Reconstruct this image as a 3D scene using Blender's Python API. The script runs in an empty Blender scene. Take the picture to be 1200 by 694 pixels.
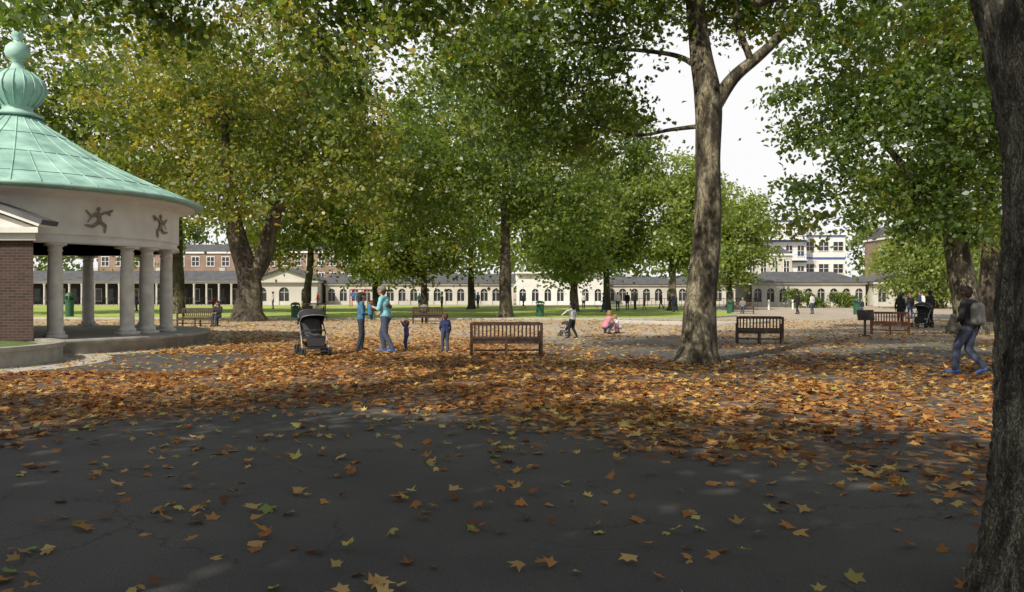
import bpy, math, random
import numpy as np
from mathutils import Vector, noise, Matrix
random.seed(7); np.random.seed(7)
sc=bpy.context.scene
col=sc.collection
R=np.random.RandomState
PI=math.pi

# ------------------------------------------------------------ materials
def nn(nt,t,**k):
    n=nt.nodes.new(t)
    for a,b in k.items(): setattr(n,a,b)
    return n
def base_mat(name):
    m=bpy.data.materials.new(name); m.use_nodes=True
    nt=m.node_tree; return m,nt,nt.nodes['Principled BSDF']
def mat(name,c,rough=.7,var=.25,scale=6,bump=.15,metal=0.0,c2=None,bscale=None,dist=.02):
    m,nt,b=base_mat(name); L=nt.links
    tc=nn(nt,'ShaderNodeTexCoord'); n=nn(nt,'ShaderNodeTexNoise'); n.inputs['Scale'].default_value=scale; n.inputs['Detail'].default_value=5
    L.new(tc.outputs['Object'],n.inputs['Vector'])
    cr=nn(nt,'ShaderNodeValToRGB')
    lo=[x*(1-var) for x in c]; hi=[min(1,x*(1+var)) for x in (c2 or c)]
    cr.color_ramp.elements[0].position=.3; cr.color_ramp.elements[0].color=(*lo,1)
    cr.color_ramp.elements[1].position=.7; cr.color_ramp.elements[1].color=(*hi,1)
    L.new(n.outputs['Fac'],cr.inputs['Fac']); L.new(cr.outputs['Color'],b.inputs['Base Color'])
    b.inputs['Roughness'].default_value=rough; b.inputs['Metallic'].default_value=metal
    if bump>0:
        n2=nn(nt,'ShaderNodeTexNoise'); n2.inputs['Scale'].default_value=bscale or scale*6; n2.inputs['Detail'].default_value=4
        L.new(tc.outputs['Object'],n2.inputs['Vector'])
        bp=nn(nt,'ShaderNodeBump'); bp.inputs['Strength'].default_value=bump; bp.inputs['Distance'].default_value=dist
        L.new(n2.outputs['Fac'],bp.inputs['Height']); L.new(bp.outputs['Normal'],b.inputs['Normal'])
    return m
def leaf_mat(name,trans=.5,tint=(2.1,2.1,.9,1)):
    m,nt,b=base_mat(name); L=nt.links; nt.nodes.remove(b)
    a=nn(nt,'ShaderNodeAttribute',attribute_name='Col')
    d=nn(nt,'ShaderNodeBsdfDiffuse'); L.new(a.outputs['Color'],d.inputs['Color'])
    t=nn(nt,'ShaderNodeBsdfTranslucent')
    g=nn(nt,'ShaderNodeMixRGB',blend_type='MULTIPLY'); g.inputs[0].default_value=1; g.inputs[2].default_value=tint
    L.new(a.outputs['Color'],g.inputs[1]); L.new(g.outputs[0],t.inputs['Color'])
    mx=nn(nt,'ShaderNodeMixShader'); mx.inputs[0].default_value=trans
    L.new(d.outputs[0],mx.inputs[1]); L.new(t.outputs[0],mx.inputs[2])
    gl=nn(nt,'ShaderNodeBsdfGlossy'); gl.inputs['Roughness'].default_value=.45; gl.inputs['Color'].default_value=(.8,.85,.9,1)
    m2=nn(nt,'ShaderNodeMixShader'); m2.inputs[0].default_value=.045
    L.new(mx.outputs[0],m2.inputs[1]); L.new(gl.outputs[0],m2.inputs[2])
    L.new(m2.outputs[0],nt.nodes['Material Output'].inputs['Surface'])
    return m
def bark_mat(name,c1,c2,c3,sc1=3.0,bump=.6,dist=.05,vor=.45,p=(.38,.5,.62)):
    m,nt,b=base_mat(name); L=nt.links
    tc=nn(nt,'ShaderNodeTexCoord'); mp=nn(nt,'ShaderNodeMapping'); mp.inputs['Scale'].default_value=(1,1,.4)
    L.new(tc.outputs['Object'],mp.inputs[0])
    n=nn(nt,'ShaderNodeTexNoise'); n.inputs['Scale'].default_value=sc1; n.inputs['Detail'].default_value=9; n.inputs['Roughness'].default_value=.68
    L.new(mp.outputs[0],n.inputs['Vector'])
    v=nn(nt,'ShaderNodeTexVoronoi',feature='DISTANCE_TO_EDGE'); v.inputs['Scale'].default_value=sc1*3
    n3=nn(nt,'ShaderNodeMixRGB',blend_type='ADD'); n3.inputs[0].default_value=.6
    L.new(mp.outputs[0],n3.inputs[1]); L.new(n.outputs['Color'],n3.inputs[2]); L.new(n3.outputs[0],v.inputs['Vector'])
    cr=nn(nt,'ShaderNodeValToRGB'); e=cr.color_ramp.elements
    e[0].position=p[0]; e[0].color=(*c1,1); e[1].position=p[2]; e[1].color=(*c3,1)
    x=e.new(p[1]); x.color=(*c2,1)
    L.new(n.outputs['Fac'],cr.inputs['Fac'])
    mr=nn(nt,'ShaderNodeMapRange'); mr.inputs[1].default_value=0; mr.inputs[2].default_value=.12; mr.inputs[3].default_value=1-vor; mr.inputs[4].default_value=1
    L.new(v.outputs['Distance'],mr.inputs[0])
    mu=nn(nt,'ShaderNodeMixRGB',blend_type='MULTIPLY'); mu.inputs[0].default_value=.8
    L.new(cr.outputs[0],mu.inputs[1]); L.new(mr.outputs[0],mu.inputs[2]); L.new(mu.outputs[0],b.inputs['Base Color'])
    ad=nn(nt,'ShaderNodeMath',operation='ADD'); L.new(mr.outputs[0],ad.inputs[0]); L.new(n.outputs['Fac'],ad.inputs[1])
    bp=nn(nt,'ShaderNodeBump'); bp.inputs['Strength'].default_value=bump; bp.inputs['Distance'].default_value=dist
    L.new(ad.outputs[0],bp.inputs['Height']); L.new(bp.outputs[0],b.inputs['Normal'])
    b.inputs['Roughness'].default_value=.9
    return m

M_leaf=leaf_mat('leaf_foliage')
M_litter=leaf_mat('leaf_dry',trans=.2,tint=(1.5,1.3,.9,1))
M_bark=bark_mat('bark_plane',(.035,.028,.018),(.10,.082,.052),(.27,.24,.16),3.4,p=(.42,.5,.59),vor=.55)
M_barkfar=bark_mat('bark_far',(.035,.027,.018),(.075,.06,.042),(.18,.15,.10),1.6)
M_barknear=bark_mat('bark_near',(.055,.048,.034),(.145,.13,.095),(.33,.31,.22),7,bump=1.0,dist=.03,vor=.5,p=(.40,.50,.62))
M_white=mat('white_stucco',(.66,.64,.59),.8,.12,1.5,.1)
M_whitefar=mat('white_render_far',(.50,.48,.43),.85,.15,.4,0)  # darker white for the far buildings
M_white2=mat('white_paint',(.70,.69,.66),.7,.08,1.0,.05)
M_stone=mat('stone',(.30,.28,.24),.85,.25,3,.2)
M_colstone=mat('column_stone',(.60,.58,.52),.8,.15,4,.15)
M_pave=mat('paving',(.40,.38,.34),.85,.15,3,.2)
M_copper=mat('copper_patina',(.22,.41,.34),.6,.22,1.7,.1,c2=(.33,.52,.44))
M_slate=mat('slate_roof',(.085,.085,.09),.7,.3,1.5,.2)
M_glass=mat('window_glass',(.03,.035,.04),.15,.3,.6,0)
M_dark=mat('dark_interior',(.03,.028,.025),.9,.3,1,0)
M_wood=mat('bench_wood',(.055,.027,.016),.6,.4,9,.25)
M_woodr=mat('bench_wood_red',(.14,.05,.028),.6,.3,9,.25)
M_bronze=mat('bronze_relief',(.20,.16,.11),.6,.3,8,.2)
M_black=mat('black_fabric',(.018,.018,.02),.8,.3,20,.2)
M_rubber=mat('rubber',(.02,.02,.02),.8,.2,20,.1)
M_metal=mat('metal_tube',(.30,.30,.31),.35,.1,20,.02,metal=.8)
M_grey=mat('grey_fabric',(.20,.21,.23),.85,.3,15,.2)
M_dgrey=mat('dark_grey_fabric',(.06,.06,.07),.85,.3,15,.2)
M_red=mat('red_fabric',(.4,.05,.05),.8,.2,15,.2)
M_binG=mat('bin_green',(.02,.09,.05),.5,.2,5,.05)
M_binO=mat('bin_orange',(.5,.12,.02),.5,.2,5,.05)
M_grassd=mat('grass',(.09,.15,.03),.9,.4,8,.5)
M_brick,nt,b=base_mat('dark_brick')
tc=nn(nt,'ShaderNodeTexCoord'); br=nn(nt,'ShaderNodeTexBrick'); sx=nn(nt,'ShaderNodeSeparateXYZ'); cx=nn(nt,'ShaderNodeCombineXYZ')
ad=nn(nt,'ShaderNodeMath',operation='ADD')
nt.links.new(tc.outputs['Object'],sx.inputs[0]); nt.links.new(sx.outputs[0],ad.inputs[0]); nt.links.new(sx.outputs[1],ad.inputs[1])
nt.links.new(ad.outputs[0],cx.inputs[0]); nt.links.new(sx.outputs[2],cx.inputs[1]); nt.links.new(cx.outputs[0],br.inputs[0])
br.inputs['Scale'].default_value=1; br.inputs['Brick Width'].default_value=.23; br.inputs['Row Height'].default_value=.075; br.inputs['Mortar Size'].default_value=.007
br.inputs['Color1'].default_value=(.040,.022,.018,1); br.inputs['Color2'].default_value=(.075,.037,.027,1); br.inputs['Mortar'].default_value=(.09,.08,.07,1)
nt.links.new(br.outputs[0],b.inputs['Base Color']); b.inputs['Roughness'].default_value=.9
M_brickfar=mat('brick_far',(.24,.17,.13),.9,.2,.5,0)

# ------------------------------------------------------------ helpers
def empty(name,loc=(0,0,0)):
    e=bpy.data.objects.new(name,None); e.location=loc; col.objects.link(e); e.empty_display_size=.3; return e
def addmesh(name,v,f,mats,parent=None,mi=None,smooth=False,loc=None,rotz=0):
    me=bpy.data.meshes.new(name); me.from_pydata([tuple(map(float,p)) for p in v],[],f)
    if not isinstance(mats,(list,tuple)): mats=[mats]
    for m in mats: me.materials.append(m)
    if mi is not None: me.polygons.foreach_set('material_index',mi)
    if smooth: me.polygons.foreach_set('use_smooth',[True]*len(me.polygons))
    me.update()
    o=bpy.data.objects.new(name,me); col.objects.link(o)
    if parent: o.parent=parent
    if loc: o.location=loc
    o.rotation_euler[2]=rotz
    return o
class MB:
    def __init__(s): s.v=[];s.f=[];s.m=[]
    def add(s,v,f,m=0):
        n=len(s.v); s.v+= [tuple(p) for p in v]; s.f+=[[i+n for i in q] for q in f]; s.m+=[m]*len(f)
    def box(s,c,d,m=0,rot=None):
        x,y,z=[k/2 for k in d]
        p=[Vector(q) for q in [(-x,-y,-z),(x,-y,-z),(x,y,-z),(-x,y,-z),(-x,-y,z),(x,-y,z),(x,y,z),(-x,y,z)]]
        if rot is not None: p=[rot@q for q in p]
        s.add([q+Vector(c) for q in p],[(0,3,2,1),(4,5,6,7),(0,1,5,4),(1,2,6,5),(2,3,7,6),(3,0,4,7)],m)
    def prism(s,poly,z0,z1,m=0):
        n=len(poly); s.add([(x,y,z0) for x,y in poly]+[(x,y,z1) for x,y in poly],[list(range(n))[::-1],[n+i for i in range(n)]]+[(i,(i+1)%n,n+(i+1)%n,n+i) for i in range(n)],m)
    def lathe(s,prof,c=(0,0,0),seg=24,m=0,a0=0,a1=2*math.pi,sx=1,sy=1):
        full=abs(a1-a0-2*math.pi)<1e-6; n=seg if full else seg+1
        v=[];f=[]
        for r,z in prof:
            for i in range(n):
                a=a0+(a1-a0)*i/seg; v.append((c[0]+r*math.cos(a)*sx,c[1]+r*math.sin(a)*sy,c[2]+z))
        for j in range(len(prof)-1):
            for i in range(seg):
                k=(i+1)%n
                f.append((j*n+i,j*n+k,(j+1)*n+k,(j+1)*n+i))
        if full:
            f.append([i for i in range(n)][::-1]); f.append([(len(prof)-1)*n+i for i in range(n)])
        s.add(v,f,m)
    def tube(s,pts,rad,seg=8,m=0,nz=0,nf=1.0,caps=True,ph=0):
        P=[Vector(p) for p in pts]; n=len(P)
        if not hasattr(rad,'__len__'): rad=[rad]*n
        tot=(P[-1]-P[0]).normalized()
        ref=Vector((1,0,0)) if abs(tot.x)<.6 else Vector((0,1,0))
        if abs(tot.dot(ref))>.8: ref=Vector((0,0,1))
        v=[];f=[]
        for i in range(n):
            t=(P[min(i+1,n-1)]-P[max(i-1,0)]).normalized()
            u=t.cross(ref); u.normalize(); w=t.cross(u)
            for j in range(seg):
                a=2*math.pi*j/seg; r=rad[i]
                if nz: r*=1+nz*noise.noise(Vector((math.cos(a)*nf+ph,math.sin(a)*nf,P[i].z*.5)))*1.5
                v.append(P[i]+u*(r*math.cos(a))+w*(r*math.sin(a)))
        for i in range(n-1):
            for j in range(seg):
                k=(j+1)%seg; f.append((i*seg+j,i*seg+k,(i+1)*seg+k,(i+1)*seg+j))
        if caps:
            f.append(list(range(seg))[::-1]); f.append([(n-1)*seg+j for j in range(seg)])
        s.add(v,f,m)
    def torus(s,c,Rr,r,axis='x',seg=20,m=0):
        v=[];f=[];k=6
        for i in range(seg):
            a=2*math.pi*i/seg
            for j in range(k):
                b_=2*math.pi*j/k; q=Rr+r*math.cos(b_)
                p=(r*math.sin(b_),q*math.cos(a),q*math.sin(a))
                v.append((c[0]+p[0],c[1]+p[1],c[2]+p[2]))
        for i in range(seg):
            for j in range(k):
                f.append((i*k+j,((i+1)%seg)*k+j,((i+1)%seg)*k+(j+1)%k,i*k+(j+1)%k))
        s.add(v,f,m)
    def out(s,name,mats,parent=None,smooth=False,loc=None,rotz=0):
        return addmesh(name,s.v,s.f,mats,parent,s.m,smooth,loc,rotz)
def catmull(P,k=6):
    P=[np.array(p,float) for p in P]; P=[2*P[0]-P[1]]+P+[2*P[-1]-P[-2]]; o=[]
    for i in range(1,len(P)-2):
        for j in range(k):
            t=j/k; a,b,c,d=P[i-1:i+3]
            o.append(.5*((2*b)+(c-a)*t+(2*a-5*b+4*c-d)*t*t+(-a+3*b-3*c+d)*t**3))
    o.append(P[-2]); return o

# ------------------------------------------------------------ leaves
def pol(l): return np.array([(r*math.cos(math.radians(a)),r*math.sin(math.radians(a))) for a,r in l])
STAR=pol([(90,1),(64,.55),(35,.95),(5,.52),(-28,.78),(-90,.32),(208,.78),(175,.52),(145,.95),(116,.55)])
LOBE=pol([(90,1),(62,.52),(28,.92),(-40,.62),(220,.62),(152,.92),(118,.52)])
KITE=np.array([(0,-.9),(.6,-.1),(.35,.7),(-.3,.85),(-.65,-.05)])
def leaves(name,C,S,colr,m,shape,up=.0,parent=None,curl=.25,rs=None):
    rs=rs or R(1); N=len(C); K=len(shape)
    w=rs.normal(size=(N,3)); w/=np.linalg.norm(w,axis=1)[:,None]
    w=w*(1-up)+np.array([0,0,1.])*up; w/=np.linalg.norm(w,axis=1)[:,None]
    q=rs.normal(size=(N,3)); u=np.cross(w,q); u/=np.linalg.norm(u,axis=1)[:,None]; v=np.cross(w,u)
    sh=shape[None]*(1+.15*rs.normal(size=(N,K,1)))
    asp=rs.uniform(.75,1.1,size=(N,1,1))
    rr=(sh**2).sum(2)
    cu=rs.uniform(-1,1,size=(N,1))*curl+rs.normal(size=(N,K))*curl*.3
    V=C[:,None,:]+S[:,None,None]*(sh[:,:,0:1]*asp*u[:,None]+sh[:,:,1:2]*v[:,None]+(rr*cu)[:,:,None]*w[:,None])
    V=V.reshape(-1,3)
    me=bpy.data.meshes.new(name)
    me.vertices.add(N*K); me.vertices.foreach_set('co',V.ravel())
    me.loops.add(N*K); me.loops.foreach_set('vertex_index',np.arange(N*K,dtype=np.int32))
    me.polygons.add(N); me.polygons.foreach_set('loop_start',np.arange(0,N*K,K,dtype=np.int32))
    try: me.polygons.foreach_set('loop_total',np.full(N,K,dtype=np.int32))
    except Exception: pass
    me.update(calc_edges=True)
    ca=me.color_attributes.new('Col','FLOAT_COLOR','POINT')
    cc=np.ones((N,K,4)); cc[:,:,:3]=colr[:,None,:]
    ca.data.foreach_set('color',cc.ravel())
    me.materials.append(m)
    o=bpy.data.objects.new(name,me); col.objects.link(o)
    if parent: o.parent=parent
    return o
GREEN=np.array([(.07,.11,.018),(.10,.15,.024),(.145,.19,.032),(.21,.235,.045)])
DARKG=np.array([(.05,.085,.014),(.07,.12,.018),(.105,.155,.024),(.155,.195,.032),(.30,.25,.04)])
YELG=np.array([(.09,.13,.022),(.13,.17,.028),(.19,.21,.038),(.27,.25,.045),(.31,.21,.04)])
LIGHT=np.array([(.15,.205,.05),(.21,.26,.06),(.28,.31,.085)])
def crown(name,blobs,ncl,lpc,crad,ls,pal,rs,parent,shape=KITE,up=.25,thr=-.17):
    bl=np.array(blobs,float); w=(bl[:,3]*bl[:,4]*bl[:,5])**.8; w/=w.sum()
    idx=rs.choice(len(bl),ncl,p=w); d=rs.normal(size=(ncl,3)); d/=np.linalg.norm(d,axis=1)[:,None]
    r=1-.65*rs.rand(ncl)**1.6
    cc=bl[idx,:3]+d*bl[idx,3:6]*r[:,None]
    keep=np.array([noise.noise(Vector(c)*(.35))>thr for c in cc]); cc=cc[keep]; n=len(cc)
    cl=np.repeat(np.arange(n),lpc)
    size=rs.uniform(.55,1.3,n)*crad
    off=rs.normal(size=(len(cl),3))*size[cl][:,None]*np.array([1,1,.5])
    off[:,2]-=.18*(off[:,0]**2+off[:,1]**2)/np.maximum(size[cl],.1)
    P=cc[cl]+off
    hue=rs.rand(n)*.75
    hi=np.clip((hue[cl]+rs.normal(size=len(cl))*.17),0,.999)*(len(pal)-1)
    a=hi.astype(int); fr=(hi-a)[:,None]
    C=pal[a]*(1-fr)+pal[np.minimum(a+1,len(pal)-1)]*fr
    C=C*rs.uniform(.75,1.25,size=(len(cl),1))
    S=rs.uniform(.7,1.25,len(cl))*ls
    leaves(name,P,S,C,M_leaf,shape,up,parent,rs=rs)
    return cc
def tree(name,trunk,tr,blobs,ncl,lpc,crad,ls,pal,seed,shape=KITE,limbs=(),bark=None,nbr=40,seg=12,nz=.12):
    rs=R(seed); random.seed(seed)
    e=empty(name,trunk[0]); inv=Vector(trunk[0])
    mb=MB()
    pts=catmull(trunk,8); rad=np.interp(np.linspace(0,1,len(pts)),np.linspace(0,1,len(tr)),tr)
    mb.tube(pts,list(rad),seg,0,nz,1.5,ph=seed)
    nodes=[(np.array(p),r) for p,r in zip(pts,rad) if p[2]>trunk[-1][2]*.62]
    for L,lr in limbs:
        p=catmull(L,6); r=np.interp(np.linspace(0,1,len(p)),np.linspace(0,1,len(lr)),lr)
        mb.tube(p,list(r),10,0,.08,1.5,ph=seed+3)
        nodes+=list(zip([np.array(q) for q in p[2:]],r[2:]))
    cc=crown('crown',blobs,ncl,lpc,crad,ls,pal,rs,e,shape)
    tg=[np.array(b[:3]) for b in blobs]+[cc[i] for i in rs.choice(len(cc),min(nbr,len(cc)),replace=False)]
    top=np.array(trunk[-1])
    tg=tg[:len(blobs)]+sorted(tg[len(blobs):],key=lambda q:np.linalg.norm(q-top))
    for t in tg:
        best=min(nodes,key=lambda nd:np.linalg.norm(nd[0]-t)+ (2.0 if nd[0][2]>t[2]+.5 else 0))
        s,r0=best; ln=np.linalg.norm(t-s)
        if ln<.4: continue
        rr=min(r0*.62,.03+.022*ln); mid=s+(t-s)*.5+rs.normal(size=3)*ln*.10+np.array([0,0,ln*.12])
        p=catmull([s,mid,t],5); rd=np.linspace(rr,max(.012,rr*.3),len(p))
        mb.tube(p,list(rd),6,0)
        nodes+=list(zip(p[3:],rd[3:]))
    o=mb.out('trunk_and_limbs',[bark or M_barkfar],e,True)
    for ch in e.children: ch.location=-inv
    return e

# ------------------------------------------------------------ ground
BX=[-14,-8,-5.6,-4.8,-3.6,-1.5,.4,2.6,4,8,14]; BY=[8,7.6,8.9,11.0,12.2,11.6,9.9,8.1,6.9,6,5.5]
def n2(x,y,s,o=0): return noise.noise(Vector((x*s+o,y*s-o,o)))
def dens(x,y):
    "fraction of ground covered by leaves"
    b=np.interp(x,BX,BY)+.9*n2(x,y,.55,3)+.6*n2(x,y,1.6,9)
    d=.04+.90/(1+math.exp(-(y-b)/.45))+.22*math.exp(-abs(y-b)/1.4)*(y<b)
    if y>b:
        if x>.5:
            k=1/(1+math.exp(-(y-(19.5-.12*x))/.7))
            d=d*(1-k)+k*(.30+.25*n2(x,y,.35,5))
            k2=1/(1+math.exp(-(y-27)/1.5)); d+=k2*.22
        else:
            k=1/(1+math.exp(-(y-33)/2)); d=d*(1-k)+k*.65
        d-=.35*max(0,n2(x,y,.28,13)+.05)+.14*abs(n2(x,y,1.1,21))
        if x<-6.5 and 16.5<y<21.5: d*=.25+.1*n2(x,y,.5)
        if x>3 and y<19: d-=.12+.35*max(0,n2(x,y,.5,31))
    else:
        d+=.05*max(0,n2(x,y,.5,17))
    if y>42: d*=.8
    return min(max(d,.012),.95)
xs=np.concatenate([[-700,-300,-140,-80],np.arange(-50,50.1,.5),[80,140,300,700]])
ys=np.concatenate([[-300,-100,-30],np.arange(-8,60,.5),np.arange(60,130,6),[180,300,600,1200]])
V=[];A=[]
for y in ys:
    for x in xs:
        V.append((x,y,0)); 
        A.append(dens(x,y) if (-50<=x<=50 and -8<=y<60) else .2)
nx=len(xs); F=[(j*nx+i,j*nx+i+1,(j+1)*nx+i+1,(j+1)*nx+i) for j in range(len(ys)-1) for i in range(nx-1)]
Mg,nt,b=base_mat('ground_asphalt_litter'); L=nt.links
g=addmesh('ground',V,F,Mg)
at=g.data.attributes.new('leafd','FLOAT','POINT'); at.data.foreach_set('value',np.array(A,dtype=np.float32))
tc=nn(nt,'ShaderNodeTexCoord'); at=nn(nt,'ShaderNodeAttribute',attribute_name='leafd')
def noiz(s,d=5,r=.5):
    n=nn(nt,'ShaderNodeTexNoise'); n.inputs['Scale'].default_value=s; n.inputs['Detail'].default_value=d; n.inputs['Roughness'].default_value=r
    L.new(tc.outputs['Object'],n.inputs['Vector']); return n
def ramp(inp,els):
    c=nn(nt,'ShaderNodeValToRGB'); e=c.color_ramp.elements
    e[0].position=els[0][0]; e[0].color=(*els[0][1],1); e[1].position=els[-1][0]; e[1].color=(*els[-1][1],1)
    for p,cc in els[1:-1]:
        q=e.new(p); q.color=(*cc,1)
    L.new(inp,c.inputs[0]); return c
na=noiz(.45,6,.6); nb=noiz(60,4,.7)
asp=ramp(na.outputs['Fac'],[(.3,(.048,.046,.044)),(.5,(.070,.066,.062)),(.72,(.105,.098,.090))])
grit=ramp(nb.outputs['Fac'],[(.3,(.5,.5,.5)),(.7,(1.45,1.45,1.4))])
m1=nn(nt,'ShaderNodeMixRGB',blend_type='MULTIPLY'); m1.inputs[0].default_value=1; L.new(asp.outputs[0],m1.inputs[1]); L.new(grit.outputs[0],m1.inputs[2])
wn=noiz(2.2,6,.7); wa=nn(nt,'ShaderNodeMixRGB',blend_type='ADD'); wa.inputs[0].default_value=.55; L.new(tc.outputs['Object'],wa.inputs[1]); L.new(wn.outputs['Color'],wa.inputs[2])
vc=nn(nt,'ShaderNodeTexVoronoi',feature='DISTANCE_TO_EDGE'); vc.inputs['Scale'].default_value=.9; L.new(wa.outputs[0],vc.inputs['Vector'])
crk=ramp(vc.outputs['Distance'],[(0,(.35,.35,.35)),(.014,(1,1,1))])
cmk=ramp(noiz(.5,3).outputs['Fac'],[(.47,(0,0,0)),(.56,(1,1,1))])
m2=nn(nt,'ShaderNodeMixRGB',blend_type='MULTIPLY'); L.new(cmk.outputs[0],m2.inputs[0]); L.new(m1.outputs[0],m2.inputs[1]); L.new(crk.outputs[0],m2.inputs[2])
vl=nn(nt,'ShaderNodeTexVoronoi'); vl.inputs['Scale'].default_value=10; L.new(tc.outputs['Object'],vl.inputs['Vector'])
sp=nn(nt,'ShaderNodeSeparateColor'); L.new(vl.outputs['Color'],sp.inputs[0])
lit=ramp(sp.outputs[0],[(0,(.06,.03,.015)),(.35,(.15,.07,.03)),(.65,(.26,.13,.05)),(1,(.36,.22,.09))])
gt=nn(nt,'ShaderNodeMath',operation='GREATER_THAN')
mx_=nn(nt,'ShaderNodeMath',operation='SUBTRACT'); mx_.inputs[1].default_value=.20; L.new(at.outputs['Fac'],mx_.inputs[0]); L.new(mx_.outputs[0],gt.inputs[0]); L.new(sp.outputs[1],gt.inputs[1])
m3=nn(nt,'ShaderNodeMixRGB'); L.new(gt.outputs[0],m3.inputs[0]); L.new(m2.outputs[0],m3.inputs[1]); L.new(lit.outputs[0],m3.inputs[2])
sy=nn(nt,'ShaderNodeSeparateXYZ'); L.new(tc.outputs['Object'],sy.inputs[0])
mr=nn(nt,'ShaderNodeMapRange'); mr.inputs[1].default_value=21; mr.inputs[2].default_value=33; mr.inputs[4].default_value=.75; L.new(sy.outputs[1],mr.inputs[0])
sun_dirt=ramp(na.outputs['Fac'],[(.3,(.38,.31,.23)),(.7,(.56,.48,.37))])  # pale far dirt, with the brightness of sunlight put into its colour
m4=nn(nt,'ShaderNodeMixRGB'); L.new(mr.outputs[0],m4.inputs[0]); L.new(m3.outputs[0],m4.inputs[1]); L.new(sun_dirt.outputs[0],m4.inputs[2])
L.new(m4.outputs[0],b.inputs['Base Color']); b.inputs['Roughness'].default_value=.85
bp=nn(nt,'ShaderNodeBump'); bp.inputs['Strength'].default_value=.6; bp.inputs['Distance'].default_value=.01; L.new(nb.outputs['Fac'],bp.inputs['Height']); L.new(bp.outputs[0],b.inputs['Normal'])

# fallen leaves : one object, density per square metre on a half-metre grid
rs=R(5)
def ok(x,y): return (x+15.5)**2+(y-25)**2>5.65**2 and (x+13.6)**2+(y-18.3)**2>2.95**2 and not(x<-12 and 17<y<24)
pts=[]
for y in np.arange(1.8,48,.5):
    wd=y*.72+2.5
    for x in np.arange(-wd,wd,.5):
        d=dens(x+.25,y+.25)
        if d<.30: q=4.0+ d*44 + (3.8 if x<0 else 0)
        else: q=d*88
        if y>20: q*=max(.30,1-(y-20)*.06)
        clump=1+1.5*n2(x,y,1.1,41)
        k=rs.poisson(max(q*clump,0)*.25)
        for _ in range(k): pts.append((x+rs.rand()*.5,y+rs.rand()*.5,d))
pts=np.array([p for p in pts if ok(p[0],p[1])])
C=np.stack([pts[:,0],pts[:,1],rs.uniform(.008,.045,len(pts))],1)
LP=np.array([(.10,.043,.018),(.22,.085,.027),(.37,.15,.038),(.46,.24,.065),(.56,.38,.14),(.50,.44,.12)])
h=np.clip(rs.beta(1.7,1.9,len(pts)),0,.999)*(len(LP)-1)
h+=np.array([1.1*n2(p[0],p[1],.35,77) for p in pts])
h=np.where(pts[:,2]<.3,h+rs.uniform(0,1.6,len(pts)),h); h=h+np.clip((pts[:,1]-22)/14,0,1)*.9; h=np.clip(h,0,4.99)  # farther leaves shifted to paler colours, painting in the sunlit midground
a=h.astype(int); fr=(h-a)[:,None]; CC=LP[a]*(1-fr)+LP[a+1]*fr; CC*=rs.uniform(.7,1.2,size=(len(pts),1))
gsel=(rs.rand(len(pts))<.05)&(pts[:,2]<.3); CC[gsel]=np.array([.22,.30,.06])
S=rs.uniform(.05,.095,len(pts))*np.where(pts[:,2]<.3,.92,1.05)
leaves('fallen_leaves',C,S,CC,M_litter,STAR,.72,curl=.38,rs=rs)
print('litter',len(pts))

# lawn + kerb
lp=[(-90,52),(-30,50),(-5,48.5),(8,48.5),(12,50),(15.5,55),(18.5,68),(20,96),(-90,103)]
M_lawn=mat('lawn_grass',(.24,.34,.05),.95,.22,.35,.6,c2=(.32,.39,.07),bscale=30)
addmesh('lawn',[(x,y,.004+.02) for x,y in lp],[list(range(len(lp)))],M_lawn)
kb=MB()
for (x0,y0),(x1,y1) in zip(lp[:7],lp[1:8]):
    c=Vector(((x0+x1)/2,(y0+y1)/2,.05)); ln=math.hypot(x1-x0,y1-y0)
    kb.box(c,(ln,.14,.1),0,Matrix.Rotation(math.atan2(y1-y0,x1-x0),3,'Z'))
kb.out('lawn_kerb',[M_pave])
kb=MB(); pp=[(5.6,43,.06),(8,41.0,.06),(11,40.7,.06),(13.5,42.5,.06),(14.5,45.5,.06)]
kb.tube(catmull(pp,6),.12,6); kb.out('path_kerb',[M_pave])

# ------------------------------------------------------------ pavilion
pv=empty('garden_pavilion',(-15.5,25,0))
mb=MB()
mb.lathe([(5.6,-.05),(5.6,.30),(5.66,.30),(5.66,.40),(0.1,.40)],seg=64,m=0)
mb.lathe([(4.3,3.0),(4.66,3.0),(4.66,3.10),(4.60,3.12),(4.60,3.22),(4.66,3.25),(4.66,4.2),(4.75,4.24),(4.75,4.32),(5.15,4.36),(5.15,4.42)],seg=96,m=1)
mb.lathe([(4.3,3.0),(4.3,3.15),(0.05,3.16)],seg=48,m=1)
mb.lathe([(5.36,4.42),(5.42,4.44),(5.42,4.52),(5.3,4.55),(4.4,4.93),(3.44,5.36),(2.7,5.72),(2.1,6.07),(1.5,6.45),(1.0,6.78),(.63,7.08),(.58,7.14)],seg=96,m=2)
mb.lathe([(.72,7.12),(.74,7.18),(.55,7.26),(.42,7.36),(.44,7.46),(.62,7.66),(.76,7.9),(.77,8.1),(.66,8.34),(.42,8.56),(.26,8.64),(.2,8.68),(.15,8.85),(.30,8.98),(.36,9.14),(.33,9.32),(.2,9.46),(.10,9.54),(.17,9.66),(.17,9.76),(.07,9.9),(.03,10.2)],seg=32,m=2)
prof=[(5.3,4.55),(4.4,4.93),(3.44,5.36),(2.7,5.72),(2.1,6.07),(1.5,6.45),(1.0,6.78),(.63,7.08)]
for i in range(48):
    a=2*math.pi*i/48; pr=prof if i%2==0 else prof[:4]
    mb.tube([(r*math.cos(a),r*math.sin(a),z+.010) for r,z in pr],.018,5,2)
for i in range(16):
    a=2*math.pi*i/16; mb.tube([(r*math.cos(a),r*math.sin(a),z) for r,z in [(.46,7.46),(.64,7.66),(.78,7.9),(.79,8.1),(.68,8.34),(.43,8.56)]],.02,5,2)
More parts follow.
